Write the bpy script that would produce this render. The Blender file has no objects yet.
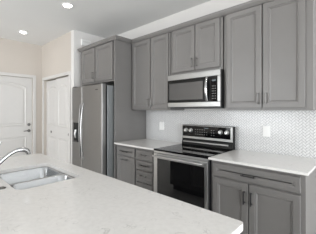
import bpy, bmesh, math, random
from mathutils import Vector, Matrix

# ------------------------------------------------------------------ camera, world, exposure
sc = bpy.context.scene
COL = sc.collection
YAW = 0.7492
cam_d = bpy.data.cameras.new('camera')
cam_d.sensor_width = 36.0
cam_d.lens = 227.63 / 316 * 36.0
cam_d.shift_y = -(117 - 110.65) / 316
cam_d.clip_start = 0.02
cam = bpy.data.objects.new('camera', cam_d)
cam.location = (1.902, -2.593, 1.3665)
cam.rotation_euler = (math.pi / 2, 0, YAW)
COL.objects.link(cam)
sc.camera = cam

sc.view_settings.view_transform = 'Standard'
sc.view_settings.look = 'None'
sc.view_settings.gamma = 1
sc.view_settings.use_curve_mapping = False
sc.view_settings.exposure = -0.33
sc.cycles.use_denoising = True
sc.render.filter_size = 1.0
sc.cycles.max_bounces = 10
sc.cycles.diffuse_bounces = 6
sc.cycles.sample_clamp_indirect = 6.0
sc.cycles.caustics_reflective = False

world = bpy.data.worlds.new('sky')
sc.world = world
world.use_nodes = True
bg = world.node_tree.nodes['Background']
bg.inputs[0].default_value = (0.80, 0.90, 1.0, 1)
bg.inputs[1].default_value = 1.5


LAMP, LAMPK = 40.0, 130.0          # strength of the recessed lamps: pair in view, unseen pair boosted for the back counter

def daylight(loc, rot, sx, sy, watts, col):
    d = bpy.data.lights.new('daylight_area_lamp', 'AREA')
    d.shape = 'RECTANGLE'; d.size = sx; d.size_y = sy; d.energy = watts; d.color = col
    o = bpy.data.objects.new('daylight_area_lamp', d)
    o.location = loc; o.rotation_euler = rot
    COL.objects.link(o)

CEIL = 2.776
XR, YB = 7.6, -7.5         # right wall, rear wall
LX, CY, PX = -3.32, -0.69, -1.87   # hall wall, closet wall, partition
# area lamps for daylight: glass door on the right, fill window added behind camera
daylight((XR - .01, -3.6, 1.18), (0, math.pi / 2, 0), 2.2, 6.5, 560, (.93, .97, 1.))
daylight((-1.6, YB + .02, 1.38), (math.pi / 2, 0, 0), 2.75, 2.5, 260, (.95, .98, 1.))

# ------------------------------------------------------------------ materials
def nmat(name):
    m = bpy.data.materials.new(name); m.use_nodes = True
    nt = m.node_tree
    return m, nt, nt.nodes['Principled BSDF'], nt.nodes, nt.links

def pmat(name, col, rough=.5, metal=0., noise=0., scale=8., bump=0., bscale=200., stretch=None, coat=0., spec=None, rvar=0.):
    m, nt, b, N, L = nmat(name)
    b.inputs['Roughness'].default_value = rough
    b.inputs['Metallic'].default_value = metal
    b.inputs['Coat Weight'].default_value = coat
    if spec is not None: b.inputs['Specular IOR Level'].default_value = spec
    tc = N.new('ShaderNodeTexCoord'); mp = N.new('ShaderNodeMapping')
    L.new(tc.outputs['Object'], mp.inputs[0])
    if stretch: mp.inputs['Scale'].default_value = stretch
    nz = N.new('ShaderNodeTexNoise'); nz.inputs['Scale'].default_value = scale; nz.inputs['Detail'].default_value = 4
    L.new(mp.outputs[0], nz.inputs['Vector'])
    r = N.new('ShaderNodeValToRGB')
    c = Vector(col)
    r.color_ramp.elements[0].color = (*(c * (1 - noise)), 1)
    r.color_ramp.elements[1].color = (*[min(1, x * (1 + noise)) for x in c], 1)
    r.color_ramp.elements[0].position = .3; r.color_ramp.elements[1].position = .7
    L.new(nz.outputs[0], r.inputs[0]); L.new(r.outputs[0], b.inputs['Base Color'])
    if rvar:
        mr = N.new('ShaderNodeMapRange'); mr.inputs[3].default_value = rough - rvar; mr.inputs[4].default_value = rough + rvar
        L.new(nz.outputs[0], mr.inputs[0]); L.new(mr.outputs[0], b.inputs['Roughness'])
    if bump:
        n2 = N.new('ShaderNodeTexNoise'); n2.inputs['Scale'].default_value = bscale
        L.new(mp.outputs[0], n2.inputs['Vector'])
        bp = N.new('ShaderNodeBump'); bp.inputs['Strength'].default_value = bump; bp.inputs['Distance'].default_value = .002
        L.new(n2.outputs[0], bp.inputs['Height']); L.new(bp.outputs[0], b.inputs['Normal'])
    return m

def emat(name, col, s):
    m, nt, b, N, L = nmat(name)
    b.inputs['Base Color'].default_value = (.8, .8, .8, 1)
    b.inputs['Emission Color'].default_value = (*col, 1)
    b.inputs['Emission Strength'].default_value = s
    return m

M_wall = pmat('wall_paint', (.53, .485, .44), .8, noise=.015, scale=2, bump=.15)
M_wall_cool = pmat('cool_lit_wall_paint', (.68, .665, .65), .8, noise=.015, scale=2, bump=.15)  # wall paint with the cool window light put into its colour
M_ceil = pmat('ceiling_paint', (.73, .73, .725), .9, noise=.015, scale=1.5, bump=.2, bscale=120)
M_trim = pmat('white_trim_paint', (.585, .57, .555), .4, noise=.01)
M_cab = pmat('grey_cabinet_paint', (.166, .159, .154), .4, noise=.03, scale=5)
M_cabin = pmat('cabinet_interior', (.16, .155, .15), .6, noise=.03)
M_steel = pmat('brushed_steel', (.50, .50, .495), .34, 1., noise=.06, scale=30, stretch=(1, 1, 30), rvar=.05)
M_msteel = pmat('microwave_steel', (.30, .30, .295), .34, 1., noise=.05, scale=30, stretch=(1, 1, 30), rvar=.05)
M_fridge = pmat('fridge_steel', (.27, .265, .26), .36, 1., noise=.05, scale=25, stretch=(1, 1, 30), rvar=.05)
M_fside = pmat('fridge_side_paint', (.21, .22, .225), .45, .3, noise=.03)
M_hand = pmat('handle_steel', (.46, .46, .46), .25, 1., noise=.04)
M_sink = pmat('sink_steel', (.40, .41, .42), .24, 1., noise=.02, scale=6)
M_chrome = pmat('chrome', (.5, .505, .51), .1, 1., noise=.01)
M_pull = pmat('pewter_pull', (.16, .155, .15), .35, .9, noise=.05)
M_black = pmat('black_pull', (.02, .02, .021), .35, .6, noise=.05)
M_glass = pmat('black_glass', (.004, .004, .0045), .04, noise=.02, spec=.18)
M_gloss = pmat('black_door_frame', (.006, .006, .006), .3, noise=.03, spec=.15)
M_mglass = pmat('smoked_glass', (.055, .055, .056), .08, noise=.02, spec=.7)
M_oven = pmat('oven_glass', (.004, .004, .0045), .03, noise=.02, spec=.6)
M_plastic = pmat('black_plastic', (.010, .010, .010), .4, noise=.05, spec=.2)
M_dark = pmat('dark_metal', (.04, .04, .042), .5, .3, noise=.05)
M_white = pmat('white_plastic', (.8, .8, .79), .35, noise=.01)
M_knob = pmat('knob_steel', (.55, .55, .54), .3, .9, noise=.03)
M_mark = pmat('printed_marks', (.25, .25, .25), .5, noise=.02)
M_ring = pmat('burner_print', (.05, .05, .052), .15, noise=.1)
M_lamp = emat('lamp_lens', (1., .95, .89), LAMP)
M_lampk = emat('unseen_lamp_lens', (1., .95, .89), LAMPK)
M_disp = pmat('clock_digits', (.05, .07, .08), .2, noise=.02)
M_ground = pmat('patio', (.48, .48, .47), .8, noise=.1, scale=3)

def quartz():
    m, nt, b, N, L = nmat('white_quartz')
    tc = N.new('ShaderNodeTexCoord')
    n1 = N.new('ShaderNodeTexNoise'); n1.inputs['Scale'].default_value = 9; n1.inputs['Detail'].default_value = 8; n1.inputs['Distortion'].default_value = 1.2
    L.new(tc.outputs['Object'], n1.inputs['Vector'])
    # thin veins where the noise crosses its middle
    s = N.new('ShaderNodeMath'); s.operation = 'SUBTRACT'; s.inputs[1].default_value = .5
    a = N.new('ShaderNodeMath'); a.operation = 'ABSOLUTE'
    L.new(n1.outputs[0], s.inputs[0]); L.new(s.outputs[0], a.inputs[0])
    r1 = N.new('ShaderNodeMapRange'); r1.inputs[1].default_value = 0; r1.inputs[2].default_value = .012; r1.inputs[3].default_value = 1; r1.inputs[4].default_value = 0
    L.new(a.outputs[0], r1.inputs[0])
    n2 = N.new('ShaderNodeTexNoise'); n2.inputs['Scale'].default_value = 14; n2.inputs['Detail'].default_value = 3
    L.new(tc.outputs['Object'], n2.inputs['Vector'])
    r2 = N.new('ShaderNodeMapRange'); r2.inputs[1].default_value = .52; r2.inputs[2].default_value = .66
    L.new(n2.outputs[0], r2.inputs[0])
    mu = N.new('ShaderNodeMath'); mu.operation = 'MULTIPLY'
    L.new(r1.outputs[0], mu.inputs[0]); L.new(r2.outputs[0], mu.inputs[1])
    n3 = N.new('ShaderNodeTexNoise'); n3.inputs['Scale'].default_value = 45; n3.inputs['Detail'].default_value = 3
    L.new(tc.outputs['Object'], n3.inputs['Vector'])
    rp = N.new('ShaderNodeValToRGB')
    rp.color_ramp.elements[0].position = .3; rp.color_ramp.elements[0].color = (.68, .665, .65, 1)
    rp.color_ramp.elements[1].position = .62; rp.color_ramp.elements[1].color = (.725, .71, .695, 1)
    L.new(n3.outputs[0], rp.inputs[0])
    mx = N.new('ShaderNodeMix'); mx.data_type = 'RGBA'
    L.new(mu.outputs[0], mx.inputs[0]); L.new(rp.outputs[0], mx.inputs[6]); mx.inputs[7].default_value = (.50, .49, .48, 1)
    L.new(mx.outputs[2], b.inputs['Base Color'])
    b.inputs['Roughness'].default_value = .16
    return m
M_quartz = quartz()

def herring():
    m, nt, b, N, L = nmat('herringbone_mosaic')
    tc = N.new('ShaderNodeTexCoord'); sp = N.new('ShaderNodeSeparateXYZ')
    L.new(tc.outputs['Object'], sp.inputs[0])
    def mth(op, x, y=None):
        n = N.new('ShaderNodeMath'); n.operation = op
        for i, v in enumerate((x, y)):
            if v is None: continue
            if isinstance(v, (int, float)): n.inputs[i].default_value = v
            else: L.new(v, n.inputs[i])
        return n.outputs[0]
    s = .0215 * math.sqrt(2)
    u = mth('DIVIDE', mth('ADD', sp.outputs['X'], sp.outputs['Z']), s)
    v = mth('DIVIDE', mth('SUBTRACT', sp.outputs['Z'], sp.outputs['X']), s)
    iu, iv = mth('FLOOR', u), mth('FLOOR', v)
    fu, fv = mth('FRACT', u), mth('FRACT', v)
    k = mth('FLOORED_MODULO', mth('ADD', mth('SUBTRACT', iu, iv), .5), 4.0)
    is1 = mth('MULTIPLY', mth('GREATER_THAN', k, 1), mth('LESS_THAN', k, 2))
    is2 = mth('MULTIPLY', mth('GREATER_THAN', k, 2), mth('LESS_THAN', k, 3))
    w = .13
    lu = mth('MULTIPLY', mth('LESS_THAN', fu, w), mth('SUBTRACT', 1, is1))
    lv = mth('MULTIPLY', mth('LESS_THAN', fv, w), mth('SUBTRACT', 1, is2))
    line = mth('MAXIMUM', lu, lv)
    wn = N.new('ShaderNodeTexNoise'); wn.inputs['Scale'].default_value = 60
    L.new(tc.outputs['Object'], wn.inputs['Vector'])
    rp = N.new('ShaderNodeValToRGB')
    rp.color_ramp.elements[0].position = .35; rp.color_ramp.elements[0].color = (.60, .60, .60, 1)
    rp.color_ramp.elements[1].position = .65; rp.color_ramp.elements[1].color = (.67, .67, .67, 1)
    L.new(wn.outputs[0], rp.inputs[0])
    mx = N.new('ShaderNodeMix'); mx.data_type = 'RGBA'
    L.new(line, mx.inputs[0]); L.new(rp.outputs[0], mx.inputs[6]); mx.inputs[7].default_value = (.27, .275, .285, 1)
    L.new(mx.outputs[2], b.inputs['Base Color'])
    b.inputs['Roughness'].default_value = .22
    bp = N.new('ShaderNodeBump'); bp.inputs['Strength'].default_value = .4; bp.inputs['Distance'].default_value = .001; bp.invert = True
    L.new(line, bp.inputs['Height']); L.new(bp.outputs[0], b.inputs['Normal'])
    return m
M_tile = herring()

def planks():
    m, nt, b, N, L = nmat('grey_plank_floor')
    tc = N.new('ShaderNodeTexCoord')
    br = N.new('ShaderNodeTexBrick')
    br.inputs['Scale'].default_value = 1; br.inputs['Brick Width'].default_value = 1.2; br.inputs['Row Height'].default_value = .2
    br.inputs['Mortar Size'].default_value = .002
    br.inputs['Color1'].default_value = (.66, .65, .63, 1); br.inputs['Color2'].default_value = (.72, .71, .69, 1); br.inputs['Mortar'].default_value = (.2, .19, .18, 1)
    L.new(tc.outputs['Object'], br.inputs['Vector']); L.new(br.outputs[0], b.inputs['Base Color'])
    b.inputs['Roughness'].default_value = .35
    return m
M_floor = planks()

def pane_mat():
    m = bpy.data.materials.new('window_glass'); m.use_nodes = True
    nt = m.node_tree; nt.nodes.clear()
    o = nt.nodes.new('ShaderNodeOutputMaterial'); t = nt.nodes.new('ShaderNodeBsdfTransparent'); g = nt.nodes.new('ShaderNodeBsdfGlossy')
    g.inputs['Roughness'].default_value = .02
    x = nt.nodes.new('ShaderNodeMixShader'); x.inputs[0].default_value = .08
    nt.links.new(t.outputs[0], x.inputs[1]); nt.links.new(g.outputs[0], x.inputs[2]); nt.links.new(x.outputs[0], o.inputs[0])
    return m
M_pane = pane_mat()

# ------------------------------------------------------------------ mesh helpers
class MB:
    def __init__(self): self.bm = bmesh.new()
    def box(self, x0, x1, y0, y1, z0, z1):
        v = [self.bm.verts.new(p) for p in ((x0,y0,z0),(x1,y0,z0),(x1,y1,z0),(x0,y1,z0),(x0,y0,z1),(x1,y0,z1),(x1,y1,z1),(x0,y1,z1))]
        for f in ((3,2,1,0),(4,5,6,7),(0,1,5,4),(1,2,6,5),(2,3,7,6),(3,0,4,7)): self.bm.faces.new([v[i] for i in f])
        return self
    def loft(self, loops, cap0=False, cap1=True, closed=True):
        vs = [[self.bm.verts.new(p) for p in l] for l in loops]
        n = len(vs[0])
        for a, b in zip(vs, vs[1:]):
            for i in range(n if closed else n - 1):
                j = (i + 1) % n
                self.bm.faces.new((a[i], a[j], b[j], b[i]))
        if cap0: self.bm.faces.new(vs[0][::-1])
        if cap1: self.bm.faces.new(vs[-1])
        return self
    def tube(self, pts, r, n=12, cap=True, flat=1.):
        pts = [Vector(p) for p in pts]
        rs = r if isinstance(r, (list, tuple)) else [r] * len(pts)
        loops = []; up = None
        for i, p in enumerate(pts):
            t = (pts[min(i + 1, len(pts) - 1)] - pts[max(i - 1, 0)]).normalized()
            if up is None: up = Vector((0, 0, 1)) if abs(t.z) < .9 else Vector((1, 0, 0))
            a = t.cross(up).normalized(); b_ = a.cross(t).normalized(); up = b_
            loops.append([p + (a * math.cos(2*math.pi*k/n) + b_ * flat * math.sin(2*math.pi*k/n)) * rs[i] for k in range(n)])
        return self.loft(loops, cap, cap)
    def cyl(self, c, axis, r, h, n=24, r2=None):
        c = Vector(c); ax = Vector(axis).normalized()
        return self.tube([c, c + ax * h], [r, r if r2 is None else r2], n)
    def lathe(self, c, axis, prof, n=28):
        c = Vector(c); ax = Vector(axis).normalized()
        up = Vector((0,0,1)) if abs(ax.z) < .9 else Vector((1,0,0))
        a = ax.cross(up).normalized(); b_ = a.cross(ax)
        loops = [[c + ax*h + (a*math.cos(2*math.pi*k/n) + b_*math.sin(2*math.pi*k/n))*r for k in range(n)] for r, h in prof]
        return self.loft(loops, True, True)
    def build(self, name, mat, parent=None, smooth=False, bevel=0., seg=2):
        bm = self.bm
        bmesh.ops.recalc_face_normals(bm, faces=bm.faces)
        me = bpy.data.meshes.new(name); bm.to_mesh(me); bm.free()
        me.materials.append(mat)
        if smooth:
            for p in me.polygons: p.use_smooth = True
            me.set_sharp_from_angle(angle=math.radians(40))
        o = bpy.data.objects.new(name, me); COL.objects.link(o)
        if parent is not None:
            o.parent = parent
            off = Vector(parent.location); q = parent.parent
            while q: off += Vector(q.location); q = q.parent
            me.transform(Matrix.Translation(-off))
        if bevel:
            md = o.modifiers.new('bevel', 'BEVEL'); md.width = bevel; md.segments = seg; md.limit_method = 'ANGLE'; md.angle_limit = math.radians(50)
        return o

def rrect(cx, cy, hx, hy, r, n=6):
    out = []
    for qx, qy, a0 in ((1,1,0),(-1,1,90),(-1,-1,180),(1,-1,270)):
        for k in range(n + 1):
            a = math.radians(a0 + 90*k/n)
            out.append((cx + qx*(hx-r) + r*math.cos(a), cy + qy*(hy-r) + r*math.sin(a)))
    return out

def tag(o, label, cat, group=None):
    o['label'] = label; o['category'] = cat
    if group: o['group'] = group
    return o
def thing(name, loc, label, cat, group=None):
    o = bpy.data.objects.new(name, None); o.location = loc; o.empty_display_size = .1
    COL.objects.link(o)
    return tag(o, label, cat, group)
def struct(o):
    o['kind'] = 'structure'; return o

# ------------------------------------------------------------------ the room
struct(MB().box(LX-.2, XR+.15, YB-.15, .2, -.12, 0).build('floor', M_floor))
struct(MB().box(LX-.2, XR+.15, YB-.15, .2, CEIL, CEIL+.12).build('ceiling', M_ceil))
struct(MB().box(LX-.2, XR+.15, 0, .15, 0, CEIL).build('wall_back', M_wall_cool))
# partition between the pantry closet and the refrigerator recess
struct(MB().box(PX-.1, PX, CY+.0, 0, 0, CEIL).build('wall_partition', M_wall_cool))
# hall wall with the entry door opening
DY0, DY1, DH = -1.785, -.872, 2.055
w = MB(); w.box(LX-.14, LX, YB, DY0, 0, CEIL); w.box(LX-.14, LX, DY1, 0, 0, CEIL); w.box(LX-.14, LX, DY0, DY1, DH, CEIL)
struct(w.build('wall_left', M_wall))
# closet wall with its opening
KX0, KX1, KH = -3.19, -2.03, 2.01
w = MB(); w.box(LX, KX0, CY, CY+.115, 0, CEIL); w.box(KX1, PX-.1, CY, CY+.115, 0, CEIL); w.box(KX0, KX1, CY, CY+.115, KH, CEIL)
struct(w.build('wall_closet', M_wall))
# right wall with a sliding glass door, rear wall with an unseen window added for fill
w = MB(); w.box(XR, XR+.15, -.3, 0, 0, CEIL); w.box(XR, XR+.15, YB, -6.9, 0, CEIL); w.box(XR, XR+.15, -6.9, -.3, 2.3, CEIL); w.box(XR, XR+.15, -6.9, -.3, 0, .06)
struct(w.build('wall_right', M_wall))
w = MB(); w.box(LX-.2, -3.0, YB-.15, YB, 0, CEIL); w.box(-.2, XR+.15, YB-.15, YB, 0, CEIL); w.box(-3.0, -.2, YB-.15, YB, 2.65, CEIL); w.box(-3.0, -.2, YB-.15, YB, 0, .1)
struct(w.build('wall_rear', M_wall))
def window(name, x0, x1, y0, y1, z0, z1, along):
    f = MB(); t = .05
    if along == 'y':
        n = [y0, (y0+y1)/2, y1]
        for y in n: f.box(x0, x1, max(y0, y-t/2), min(y1, y+t/2) , z0, z1)
        f.box(x0, x1, y0, y1, z0, z0+t); f.box(x0, x1, y0, y1, z1-t, z1)
        p = MB().box((x0+x1)/2-.003, (x0+x1)/2+.003, y0, y1, z0, z1)
    else:
        for k in range(4):
            x = x0 + (x1-x0)*k/3; f.box(max(x0, x-t/2), min(x1, x+t/2), y0, y1, z0, z1)
        f.box(x0, x1, y0, y1, z0, z0+t); f.box(x0, x1, y0, y1, z1-t, z1)
        p = MB().box(x0, x1, (y0+y1)/2-.003, (y0+y1)/2+.003, z0, z1)
    o = struct(f.build(name, M_trim)); p.build('window_pane', M_pane, o)
window('window_1', XR+.04, XR+.09, -6.9, -.3, .06, 2.3, 'y')
window('fill_window_2', -3.0, -.2, YB-.09, YB-.04, .1, 2.65, 'x')  # unseen rear window, added to light the left base fronts
struct(MB().box(-14, 16, -18, 12, -.3, -.16).build('ground', M_ground))

# ---- moulded doors
def moulding(mb, loopf):
    """loopf(inset) -> list of points on the face; second value is the height above the slab"""
    prof = ((0, -.002), (.004, .006), (.014, .010), (.024, .006), (.03, .0008), (.05, .0008), (.075, .008))
    mb.loft([loopf(i, h) for i, h in prof], False, True)
def panel_loop(w0, w1, z0, z1, sag):
    def f(i, h):
        a0, a1, b0, b1 = w0+i, w1-i, z0+i, z1-i
        pts = [(a0, b0), (a1, b0)]
        n = 12 if sag else 1
        for k in range(n+1):
            t = k/n; x = a1 + (a0-a1)*t
            pts.append((x, b1 - sag*(2*t-1)**2*(1 + .0*i)))
        return [(x, h, z) for x, z in pts]
    return f
def slab(width, height, thick):
    """moulded two-panel door, front towards -Y, left bottom corner at the origin"""
    mb = MB(); mb.box(0, width, 0, thick, 0, height)
    s = .1
    for (z0, z1, sag) in ((.235, .83, 0), (1.04, height-.115, .075)):
        g = panel_loop(s, width-s, z0, z1, sag)
        moulding(mb, lambda i, h: [(x, -hh, z) for x, hh, z in g(i, h)])
    return mb
def turn(mb, rotz, loc):
    mb.bm.transform(Matrix.Translation(loc) @ Matrix.Rotation(rotz, 4, 'Z')); return mb
# entry door in the hall wall: its face looks towards +X
d1 = struct(turn(slab(DY1-DY0-.008, DH-.01, .04), math.pi/2, (LX-.035, DY0+.004, .006)).build('door_1', M_trim))
k = MB(); k.lathe((LX-.036, -.935, 1.073), (1,0,0), ((.03,0),(.03,.01),(.024,.016),(.012,.018),(.012,.026),(.004,.027))); k.build('deadbolt', M_pull, d1, True)
k = MB(); k.lathe((LX-.036, -.935, .945), (1,0,0), ((.031,0),(.031,.008),(.014,.014),(.012,.05),(.006,.052)))
k.tube([(LX+.008, -.935, .945), (LX+.012, -.98, .946), (LX+.008, -1.045, .943)], [.011,.01,.008], 10); k.build('door_lever', M_pull, d1, True)
# closet: two bypass sliding panels
d2 = struct(turn(slab(.59, KH-.03, .03), 0, (KX1-.592, CY+.012, .008)).build('door_2', M_trim))
d3 = struct(turn(slab(.61, KH-.03, .03), 0, (KX0+.002, CY+.05, .008)).build('door_3', M_trim))
for (x, y, par) in ((KX1-.055, CY+.012, d2), (KX0+.245, CY+.05, d3)):
    MB().lathe((x, y+.0005, .93), (0,-1,0), ((.026,0),(.026,.004),(.02,.004),(.018,.0015),(.001,.001))).build('cup_pull', M_pull, par, True)
def casing_x(name, y, x0, x1, zt, w=.06, t=.018):
    m = MB(); m.box(x0-w, x0, y-t, y-.0005, 0, zt+w); m.box(x1, x1+w, y-t, y-.0005, 0, zt+w); m.box(x0, x1, y-t, y-.0005, zt, zt+w)
    return struct(m.build(name, M_trim, bevel=.004))
casing_x('trim_1', CY, KX0, KX1, KH)
m = MB(); w_, t_ = .06, .018
m.box(LX+.0005, LX+t_, DY0-w_, DY0, 0, DH+w_); m.box(LX+.0005, LX+t_, DY1, DY1+w_, 0, DH+w_); m.box(LX+.0005, LX+t_, DY0, DY1, DH, DH+w_)
struct(m.build('trim_2', M_trim, bevel=.004))
struct(MB().box(LX, LX+.014, YB, DY0-w_, 0, .13).box(LX, LX+.014, DY1+w_, CY, 0, .13).build('baseboard_left', M_trim))
struct(MB().box(KX1+w_, PX, CY-.014, CY, 0, .13).box(LX+.014, KX0-w_, CY-.014, CY, 0, .13).build('baseboard_closet', M_trim))
struct(MB().box(LX, XR, YB, YB+.014, 0, .13).build('baseboard_rear', M_trim))
struct(MB().box(1.70, XR, -.014, 0, 0, .13).build('baseboard_back', M_trim))

# tiled splash
struct(MB().box(-.764, 1.69, -.008, -.0002, .86, 1.371).build('trim_3', M_tile))

# ------------------------------------------------------------------ kitchen cabinets
def front(x0, x1, z0, z1, y, fw=.05, t=.02, d=.012):
    """framed cabinet front: flat frame, moulded step, recessed panel; faces -Y, its face at y"""
    prof = ((0, t), (0, .003), (.003, 0), (fw, 0), (fw+.003, d*.5), (fw+.011, d*.42), (fw+.018, d), (fw+.03, d))
    mb = MB()
    mb.loft([[(x0+i, y+h, z0+i), (x1-i, y+h, z0+i), (x1-i, y+h, z1-i), (x0+i, y+h, z1-i)] for i, h in prof], True, True)
    return mb
def pull_v(mb, x, y, z0, z1, r=.005):
    for z in (z0+.012, z1-.012): mb.cyl((x, y+.0005, z), (0,-1,0), r*.9, .026, 10)
    mb.tube([(x, y-.028, z0), (x, y-.028, z1)], r, 10)
    return mb
def pull_h(mb, x0, x1, y, z, r=.005):
    for x in (x0+.012, x1-.012): mb.cyl((x, y+.0005, z), (0,-1,0), r*.9, .026, 10)
    mb.tube([(x0, y-.028, z), (x1, y-.028, z)], r, 10)
    return mb
CROWN = ((-.001, 2.386), (.021, 2.386), (.0215, 2.388), (.028, 2.394), (.042, 2.414), (.048, 2.428), (.048, 2.437), (-.001, 2.437))
def crown(path, nrm):
    """sweep the crown profile along a plan polyline; nrm = outward offset direction at each vertex"""
    mb = MB()
    loops = [[(x + nx*p, y + ny*p, z) for p, z in CROWN] for (x, y), (nx, ny) in zip(path, nrm)]
    mb.loft(loops, True, True)
    return mb
UY = -.311          # front of the wall cabinet boxes
ZT = 2.400
def wall_cab(x0, x1, z0, doors, pulls, label, crown_path, crown_n, yb=UY):
    t = thing('upper_cabinet', ((x0+x1)/2, -.002, z0), label, 'cabinet')
    MB().box(x0, x1, yb, -.002, z0, ZT).build('body', M_cab, t, bevel=.0015)
    for (a, b, c, d), px in zip(doors, pulls):
        dr = front(a, b, c, d, yb-.0205).build('door', M_cab, t)
        pull_v(MB(), px, yb-.0205, c+.035, c+.145, .0055).build('handle', M_pull, dr, True)
    crown(crown_path, crown_n).build('crown_moulding', M_cab, t)
    return t
wall_cab(-.7655, .001, 1.372, ((-.742, -.362, 1.393, 2.382), (-.345, -.028, 1.393, 2.382)), (-.388, -.318),
         'tall grey two-door wall cabinet between the refrigerator panel and the microwave',
         ((-.7655, UY), (.0062, UY)), ((0, -1), (0, -1)))
wall_cab(.012, .738, 1.812, ((.043, .385, 1.846, 2.382), (.395, .708, 1.846, 2.382)), (.358, .424),
         'short grey two-door wall cabinet mounted directly above the microwave',
         ((.0066, UY), (.7446, UY)), ((0, -1), (0, -1)))
wall_cab(.7535, 1.554, 1.372, ((.787, 1.146, 1.393, 2.382), (1.157, 1.501, 1.393, 2.382)), (1.115, 1.188),
         'tall grey two-door wall cabinet at the right, above the bare counter with the outlet',
         ((.7450, UY), (1.554, UY), (1.554, -.004)), ((0, -1), (1, -1), (1, 0)))

# refrigerator surround: upper cabinet, side panel
FY = -.606
t = thing('refrigerator_cabinet', (-1.3, -.002, 1.80), 'grey two-door cabinet over the stainless refrigerator, with a floor-length side panel', 'cabinet')
MB().box(-1.768, -.7865, FY, -.002, 1.80, ZT).build('body', M_cab, t, bevel=.0015)
for a, b, px in ((-1.70, -1.312, -1.342), (-1.288, -.832, -1.262)):
    dr = front(a, b, 1.825, 2.374, FY-.0205).build('door', M_cab, t)
    pull_v(MB(), px, FY-.0205, 1.875, 1.985, .0055).build('handle', M_pull, dr, True)
crown(((-1.768, -.30), (-1.768, FY), (-.767, FY), (-.767, UY-.051)), ((-1, 0), (-1, -1), (1, -1), (1, 0))).build('crown_moulding', M_cab, t)
MB().box(-.785, -.767, -.630, -.002, .002, ZT).build('side_panel', M_cab, t, bevel=.001)

# base cabinets
def base_cab(x0, x1, label):
    t = thing('base_cabinet', ((x0+x1)/2, -.01, 0), label, 'cabinet')
    MB().box(x0, x1, -.600, -.01, .105, .892).build('body', M_cab, t, bevel=.0015)
    MB().box(x0+.005, x1-.005, -.53, -.02, .001, .105).build('toe_kick', M_dark, t)
    return t
BY = -.6205
def drawer(t, x0, x1, z0, z1, hx0, hx1, hz, fw=.03, hm=None):
    d = front(x0, x1, z0, z1, BY, fw, d=.0055).build('drawer', M_cab, t)
    pull_h(MB(), hx0, hx1, BY, hz).build('handle', hm or M_black, d, True)
t = base_cab(-.7655, .016, 'grey base cabinet left of the range with four drawers and one door')
drawer(t, -.738, -.355, .752, .862, -.605, -.49, .806, .03, M_pull)
dr = front(-.738, -.355, .118, .738, BY).build('door', M_cab, t)
pull_h(MB(), -.605, -.49, BY, .700).build('handle', M_pull, dr, True)
for z0, z1 in ((.742, .862), (.616, .727), (.463, .601), (.118, .449)):
    drawer(t, -.323, -.022, z0, z1, -.228, -.118, z1-.055, .03, M_pull)
t = base_cab(.7655, 1.553, 'grey base cabinet right of the range with one wide drawer over two doors')
drawer(t, .792, 1.522, .746, .866, 1.075, 1.192, .800, .038)
for a, b, px in ((.792, 1.129, 1.101), (1.137, 1.522, 1.163)):
    dr = front(a, b, .118, .728, BY).build('door', M_cab, t)
    pull_v(MB(), px, BY, .555, .668, .0058).build('handle', M_black, dr, True)

# worktops on the wall run
tag(MB().box(-.766, .019, -.648, -.009, .893, .914).build('worktop', M_quartz, bevel=.003),
    'short white quartz worktop left of the range, under the wide switch plate', 'worktop')
tag(MB().box(.756, 1.577, -.648, -.009, .893, .914).build('worktop', M_quartz, bevel=.003),
    'white quartz worktop on the right base cabinet, beside the range', 'worktop')

# ------------------------------------------------------------------ range
t = thing('range', (.381, -.02, 0), 'stainless freestanding electric range with black glass cooktop and backguard', 'range')
RX0, RX1 = .022, .752
MB().box(RX0+.004, RX1-.004, -.610, -.03, .06, .895).build('body', M_dark, t)
MB().box(RX0, RX1, -.650, -.10, .896, .917).build('cooktop', M_glass, t, bevel=.004)
ct = t.children[-1]
for (x, y, r) in ((.2, -.48, .1), (.2, -.23, .075), (.56, -.48, .085), (.56, -.23, .1)):
    m = MB(); n = 40
    m.loft([[(x+rr*math.cos(2*math.pi*k/n), y+rr*math.sin(2*math.pi*k/n), .9173) for k in range(n)] for rr in (r, r-.004)], False, False)
    m.loft([[(x+rr*math.cos(2*math.pi*k/n), y+rr*math.sin(2*math.pi*k/n), .9173) for k in range(n)] for rr in (r*.6, r*.6-.003)], False, False)
    m.build('burner_ring', M_ring, ct)
MB().box(RX0, RX1, -.642, -.612, .872, .895).build('vent_trim', M_steel, t, bevel=.003)
dr = MB().box(RX0+.002, RX1-.002, -.652, -.611, .262, .868).build('oven_door', M_steel, t, bevel=.004)
MB().box(.085, .718, -.6545, -.6523, .32, .812).build('oven_window', M_oven, dr, bevel=.001)
h = MB()
for x in (.09, .685): h.cyl((x, -.651, .842), (0,-1,0), .009, .04, 12)
h.tube([(.05, -.690, .842), (.385, -.693, .842), (.722, -.690, .842)], .011, 14); h.build('handle', M_steel, dr, True)
MB().box(RX0+.002, RX1-.002, -.650, -.611, .075, .252).build('warming_drawer', M_steel, t, bevel=.004)
MB().box(RX0+.03, RX1-.03, -.58, -.06, .002, .06).build('plinth', M_plastic, t)
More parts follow.
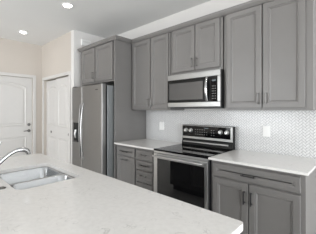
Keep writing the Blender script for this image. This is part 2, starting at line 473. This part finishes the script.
# backguard: riser, steel housing, black control glass, knobs
bgd = MB(); BX0, BX1 = .027, .750
sec = ((-.03, .912), (-.100, .912), (-.104, .925), (-.085, .99), (-.094, 1.0), (-.094, 1.171), (-.085, 1.178), (-.03, 1.178))
bgd.loft([[(x, y, z) for y, z in sec] for x in (BX0, BX1)], True, True)
bgo = bgd.build('backguard', M_plastic, t, bevel=.002)
m = MB(); m.box(BX0-.002, BX1+.002, -.099, -.094, 1.0, 1.03); m.box(BX0-.002, BX0+.013, -.099, -.094, 1.03, 1.173); m.box(BX1-.026, BX1+.002, -.099, -.094, 1.03, 1.173); m.box(BX0-.002, BX1+.002, -.099, -.094, 1.168, 1.176)
m.build('steel_trim', M_msteel, bgo, bevel=.002)
MB().box(BX0+.013, BX1-.026, -.0965, -.094, 1.031, 1.167).build('control_glass', M_glass, bgo)
m = MB(); m.box(.05, .70, -.1035, -.098, .95, .968); m.build('reflection_bar', M_fridge, bgo, bevel=.002)  # grey bar made in place of a reflection on the black riser
random.seed(4)
for r_ in range(3):
    for c_ in range(9):
        if random.random() < .85:
            x = .240 + c_*.033; z = 1.060 + r_*.03
            MB().box(x, x+.012, -.0972, -.0966, z, z+.005).build('key', M_mark, bgo)
MB().box(.375, .435, -.0972, -.0966, 1.138, 1.152).build('clock_digits', M_disp, bgo)
for x in (.098, .176, .600, .680):
    kb = MB().lathe((x, -.0967, 1.108), (0,-1,0), ((.027,0),(.027,.004),(.022,.006),(.020,.026),(.017,.03),(.002,.0305))).build('knob', M_knob, bgo, True)
    MB().box(x-.0025, x+.0025, -.1285, -.1265, 1.108, 1.126).build('pointer', M_dark, kb)

# ------------------------------------------------------------------ microwave
t = thing('microwave', (.381, -.02, 1.4), 'stainless over-the-range microwave with black window and vertical bar handle', 'microwave')
MX0, MX1, MY = .020, .7505, -.357
MB().box(MX0, MX1, MY, -.004, 1.408, 1.808).build('casing', M_plastic, t)
MB().box(MX0+.01, MX1-.01, MY+.01, -.01, 1.392, 1.4075).build('underside_grille', M_dark, t)
MB().box(MX0, MX1, MY-.03, MY-.0005, 1.742, 1.808).build('top_vent_panel', M_msteel, t, bevel=.004)
f = MB(); f.box(MX0, MX1, MY-.03, MY-.0005, 1.410, 1.466); f.box(.712, MX1, MY-.03, MY-.0005, 1.466, 1.741)
f.build('steel_frame', M_msteel, t, bevel=.004)
dr = MB().box(MX0, .632, MY-.031, MY-.0005, 1.467, 1.741).build('door', M_gloss, t, bevel=.002)
MB().box(.045, .535, MY-.0325, MY-.0312, 1.497, 1.70).build('door_window', M_mglass, dr)
hm = MB(); pts = []; n = 12
for k in range(n+1):
    q = k/n; pts.append((.590 + .006*math.sin(math.pi*q), MY-.034-.036*math.sin(math.pi*q)**.7, 1.478 + .256*q))
hm.tube(pts, .0155, 12); hm.build('handle', M_chrome, dr, True)
cp = MB().box(.634, .711, MY-.030, MY-.0005, 1.467, 1.741).build('control_panel', M_glass, t)
MB().box(.650, .697, MY-.0307, MY-.0301, 1.685, 1.705).build('clock_display', M_disp, cp)
for r_ in range(6):
    for c_ in range(3):
        MB().box(.650+c_*.018, .658+c_*.018, MY-.0307, MY-.0301, 1.495+r_*.027, 1.502+r_*.027).build('key', M_mark, cp)

# ------------------------------------------------------------------ refrigerator
t = thing('refrigerator', (-1.26, -.06, 0), 'stainless side-by-side refrigerator with black ice dispenser in the left door', 'refrigerator')
MB().box(-1.71, -.818, -.718, -.06, .02, 1.73).build('body', M_fside, t, bevel=.006)
MB().box(-1.70, -.832, -.7415, -.7185, .10, 1.73).build('door_gasket', M_plastic, t)
MB().box(-1.70, -.822, -.70, -.10, .002, .02).build('base_grille', M_dark, t)
FD = -.803; SX = -1.384
def fdoor(x0, x1):
    m = MB(); n = 8; r = .009
    prof = [(x0, -.742), (x0, FD+r)]
    prof += [(x0+r-r*math.cos(a), FD+r-r*math.sin(a)) for a in [math.pi/2*k/6 for k in range(1, 7)]]
    # slightly bowed face
    prof += [(x0+r+(x1-x0-2*r)*k/n, FD-.006*math.sin(math.pi*k/n)) for k in range(1, n)]
    prof += [(x1-r+r*math.sin(a), FD+r-r*math.cos(a)) for a in [math.pi/2*k/6 for k in range(0, 7)]]
    prof += [(x1, -.742)]
    m.loft([[(x, y, z) for x, y in prof] for z in (.09, 1.742)], True, True)
    return m
ld = fdoor(-1.708, SX-.003).build('freezer_door', M_fridge, t, True)
rd = fdoor(SX+.003, -.830).build('refrigerator_door', M_fridge, t, True)
for x, bow, par, mt in ((-1.428, .03, ld, M_fridge), (-1.333, .052, rd, M_hand)):  # left handle in darker steel: its unlit look put into the colour
    hh = MB(); pts = []
    for k in range(25):
        q = k/24
        pts.append((x, FD+.004-bow*math.sin(math.pi*q)**.6, .62 + .86*q))
    hh.tube(pts, .0078, 12); hh.build('handle', mt, par, True)
m = MB(); m.box(-1.645, -1.478, FD-.0085, FD+.004, .865, 1.175)
dp = m.build('ice_dispenser', M_plastic, ld, bevel=.004)
MB().box(-1.630, -1.493, FD-.0105, FD-.0086, 1.09, 1.16).build('dispenser_panel', M_plastic, dp)
m = MB(); m.box(-1.625, -1.498, FD-.030, FD-.0086, .87, .882); m.build('drip_tray', M_dark, dp)
MB().tube([(-1.56, FD-.0087, 1.06), (-1.56, FD-.02, 1.0), (-1.56, FD-.012, .93)], [.02, .022, .012], 12).build('paddle', M_steel, dp, True)
MB().box(-.99, -.93, FD-.0085, FD-.0005, 1.664, 1.676).build('badge', M_dark, rd, bevel=.002)
for x in (-1.70, -.93): MB().box(x, x+.10, -.795, -.71, 1.7425, 1.757).build('hinge_cover', M_dark, t, bevel=.004)

# ------------------------------------------------------------------ island
IX0, IX1, IY0, IY1 = -.66, 1.530, -2.72, -1.677
def slab_with_hole(outer, hole, z0, z1):
    mb = MB(); bm = mb.bm
    vo = [bm.verts.new((x, y, z1)) for x, y in outer]; vi = [bm.verts.new((x, y, z1)) for x, y in hole]
    ed = [bm.edges.new((l[i], l[(i+1) % len(l)])) for l in (vo, vi) for i in range(len(l))]
    r = bmesh.ops.triangle_fill(bm, edges=ed, use_beauty=True)
    fs = [g for g in r['geom'] if isinstance(g, bmesh.types.BMFace)]
    e = bmesh.ops.extrude_face_region(bm, geom=fs)
    for v in e['geom']:
        if isinstance(v, bmesh.types.BMVert): v.co.z = z0
    return mb
HCX, HCY, HHX, HHY = .147, -1.998, .302, .196
outer = rrect((IX0+IX1)/2, (IY0+IY1)/2, (IX1-IX0)/2, (IY1-IY0)/2, .018, 4)
tag(slab_with_hole(outer, rrect(HCX, HCY, HHX, HHY, .052, 8), .884, .914).build('island_worktop', M_quartz, bevel=.003),
    'large white veined quartz island worktop in the foreground with a sink cut-out', 'worktop')
t = thing('kitchen_island', (.45, -2.05, 0), 'grey island cabinet under the large foreground worktop, facing the range', 'island')
QX0, QX1, QY0, QY1 = -.62, 1.49, -2.33, -1.735
m = MB(); m.box(QX0, QX0+.02, QY0, QY1, .105, .8835); m.box(QX1-.02, QX1, QY0, QY1, .105, .8835); m.box(QX0+.02, QX1-.02, QY0, QY0+.02, .105, .8835); m.box(QX0+.02, QX1-.02, QY1-.02, QY1, .105, .8835); m.box(QX0+.02, QX1-.02, QY0+.02, QY1-.02, .105, .125)
m.build('body', M_cab, t)
MB().box(QX0+.01, QX1-.01, QY0+.02, QY1-.07, .001, .105).build('toe_kick', M_dark, t)
def ifront(x0, x1, z0, z1, fw, nm):
    mb = front(x0, x1, z0, z1, 0, fw)
    mb.bm.transform(Matrix.Translation((0, QY1+.0205, 0)) @ Matrix.Scale(-1, 4, (0, 1, 0)))
    return mb.build(nm, M_cab, t)
n = 5; wd = (QX1-QX0-.04)/n
for k in range(n):
    a = QX0+.025+k*wd
    ifront(a, a+wd-.012, .745, .865, .03, 'drawer'); dr = ifront(a, a+wd-.012, .118, .73, .055, 'door')
    xx = a+wd-.05 if k % 2 == 0 else a+.038
    hb = MB(); pull_v(hb, xx, 0, .56, .67); hb.bm.transform(Matrix.Translation((0, QY1+.0205, 0)) @ Matrix.Scale(-1, 4, (0, 1, 0)))
    hb.build('handle', M_black, dr, True)

# sink
t = thing('kitchen_sink', (HCX, HCY, .70), 'undermount double-bowl stainless sink set in the island worktop', 'sink')
mb = MB(); bm = mb.bm
ZS = .8825
lo = rrect(HCX, HCY, HHX+.022, HHY+.022, .06, 6)
bowls = ((-.151, .176), (.198, .445))
def bowl_loop(x0, x1, i, r, z): return [(x, y, z) for x, y in rrect((x0+x1)/2, HCY, (x1-x0)/2-i, HHY-.004-i, r, 6)]
vo = [bm.verts.new((x, y, ZS)) for x, y in lo]; ed = [bm.edges.new((vo[i], vo[(i+1) % len(vo)])) for i in range(len(vo))]
for x0, x1 in bowls:
    prof = ((0, .055, ZS), (.004, .053, ZS-.006), (.010, .05, ZS-.165), (.018, .04, ZS-.182), (.04, .03, ZS-.188))
    ls = [[bm.verts.new(p) for p in bowl_loop(x0, x1, i, r, z)] for i, r, z in prof]
    nn = len(ls[0])
    ed += [bm.edges.new((ls[0][i], ls[0][(i+1) % nn])) for i in range(nn)]
    for a, b in zip(ls, ls[1:]):
        for i in range(nn): bm.faces.new((a[i], a[(i+1) % nn], b[(i+1) % nn], b[i]))
    bm.faces.new(ls[-1])
bmesh.ops.triangle_fill(bm, edges=ed, use_beauty=True)
so = mb.build('basin', M_sink, t, True)
sd = so.modifiers.new('thickness', 'SOLIDIFY'); sd.thickness = .0012; sd.offset = 0
for x0, x1 in bowls:
    dn = MB().lathe(((x0+x1)/2, HCY+.02, ZS-.1873), (0,0,1), ((.045,0),(.045,.002),(.038,.003),(.034,.0012),(.002,.001))).build('drain', M_chrome, t, True)

# faucet: low-arc pull-out
FX, FB = .150, -2.285
t = thing('kitchen_faucet', (FX, FB, .914), 'chrome low-arc kitchen faucet curving over the island sink', 'faucet')
MB().lathe((FX, FB, .9145), (0,0,1), ((.032,0),(.032,.006),(.026,.012),(.024,.05),(.025,.075),(.022,.09),(.004,.098))).build('base', M_chrome, t, True)
ctrl = [(-2.282, .972), (-2.25, .999), (-2.215, 1.029), (-2.185, 1.056), (-2.155, 1.079), (-2.125, 1.094), (-2.098, 1.1), (-2.07, 1.097), (-2.05, 1.087)]
sp = MB().tube([(FX, y, z) for y, z in ctrl], [.018,.016,.0135,.0122,.012,.013,.0145,.016,.0155], 16).build('spout', M_chrome, t, True)
MB().tube([(FX, -2.056, 1.09), (FX, -2.047, 1.077), (FX, -2.043, 1.062)], [.0165, .0165, .0145], 16).build('spray_head', M_chrome, sp, True)
MB().tube([(FX, FB, 1.008), (FX, FB+.008, 1.04), (FX, FB+.035, 1.085), (FX, FB+.068, 1.145), (FX, FB+.080, 1.166)], [.012, .01, .0085, .0075, .006], 12).build('lever', M_chrome, t, True)
tag(MB().lathe((.335, -2.243, .9145), (0,0,1), ((.021,0),(.021,.004),(.015,.007),(.014,.005),(.002,.005))).build('sink_button', M_pull, None, True),
    'small round button on the island worktop in front of the near corner of the sink', 'button')

# ------------------------------------------------------------------ small wall and ceiling things
def outlet(x, z, w, h, gang, label):
    t = thing('wall_outlet' if gang == 1 else 'switch_plate', (x, -.0085, z), label, 'outlet' if gang == 1 else 'switch plate')
    MB().box(x-w/2, x+w/2, -.0145, -.0085, z-h/2, z+h/2).build('cover_plate', M_white, t, bevel=.002)
    for g in range(gang):
        gx = x + (g-(gang-1)/2)*.046
        MB().box(gx-.0165, gx+.0165, -.0168, -.0146, z-.033, z+.033).build('socket_insert' if gang == 1 else 'rocker', M_white, t, bevel=.001)
outlet(1.090, 1.145, .075, .115, 1, 'white outlet on the herringbone tile above the right worktop')
outlet(-.421, 1.132, .095, .118, 2, 'wide white switch plate on the tile left of the range')
t = thing('door_chime', (PX, -.47, 2.605), 'white door chime box high on the wall beside the refrigerator cabinet', 'chime')
MB().box(PX+.0005, PX+.045, -.562, -.378, 2.525, 2.640).build('cover', M_white, t, bevel=.006)
MB().box(PX+.0455, PX+.0475, -.545, -.395, 2.585, 2.59).box(PX+.0455, PX+.0475, -.545, -.395, 2.60, 2.605).build('grille', M_trim, t)

def downlight(x, y, label, group=None, lens=M_lamp):
    t = thing('ceiling_downlight', (x, y, CEIL), label, 'ceiling light', group)
    MB().lathe((x, y, CEIL-.0005), (0,0,-1), ((.078,0),(.076,.006),(.058,.010),(.052,.004),(.052,.001))).build('trim_ring', M_white, t, True)
    MB().lathe((x, y, CEIL-.0053), (0,0,-1), ((.0515,0),(.049,.002),(.003,.003))).build('lens', lens, t, True)
downlight(-1.054, -1.187, 'round recessed ceiling light nearer the kitchen, above the refrigerator aisle')
downlight(-2.644, -1.25, 'round recessed ceiling light farther away, in front of the white closet door')
for x, y in ((.536, -1.187), (2.126, -1.187)):  # pair outside the view, brightened to lift the back counter
    downlight(x, y, 'unseen round recessed ceiling light over the aisle between range and island', 'recessed lights outside the view', M_lampk)
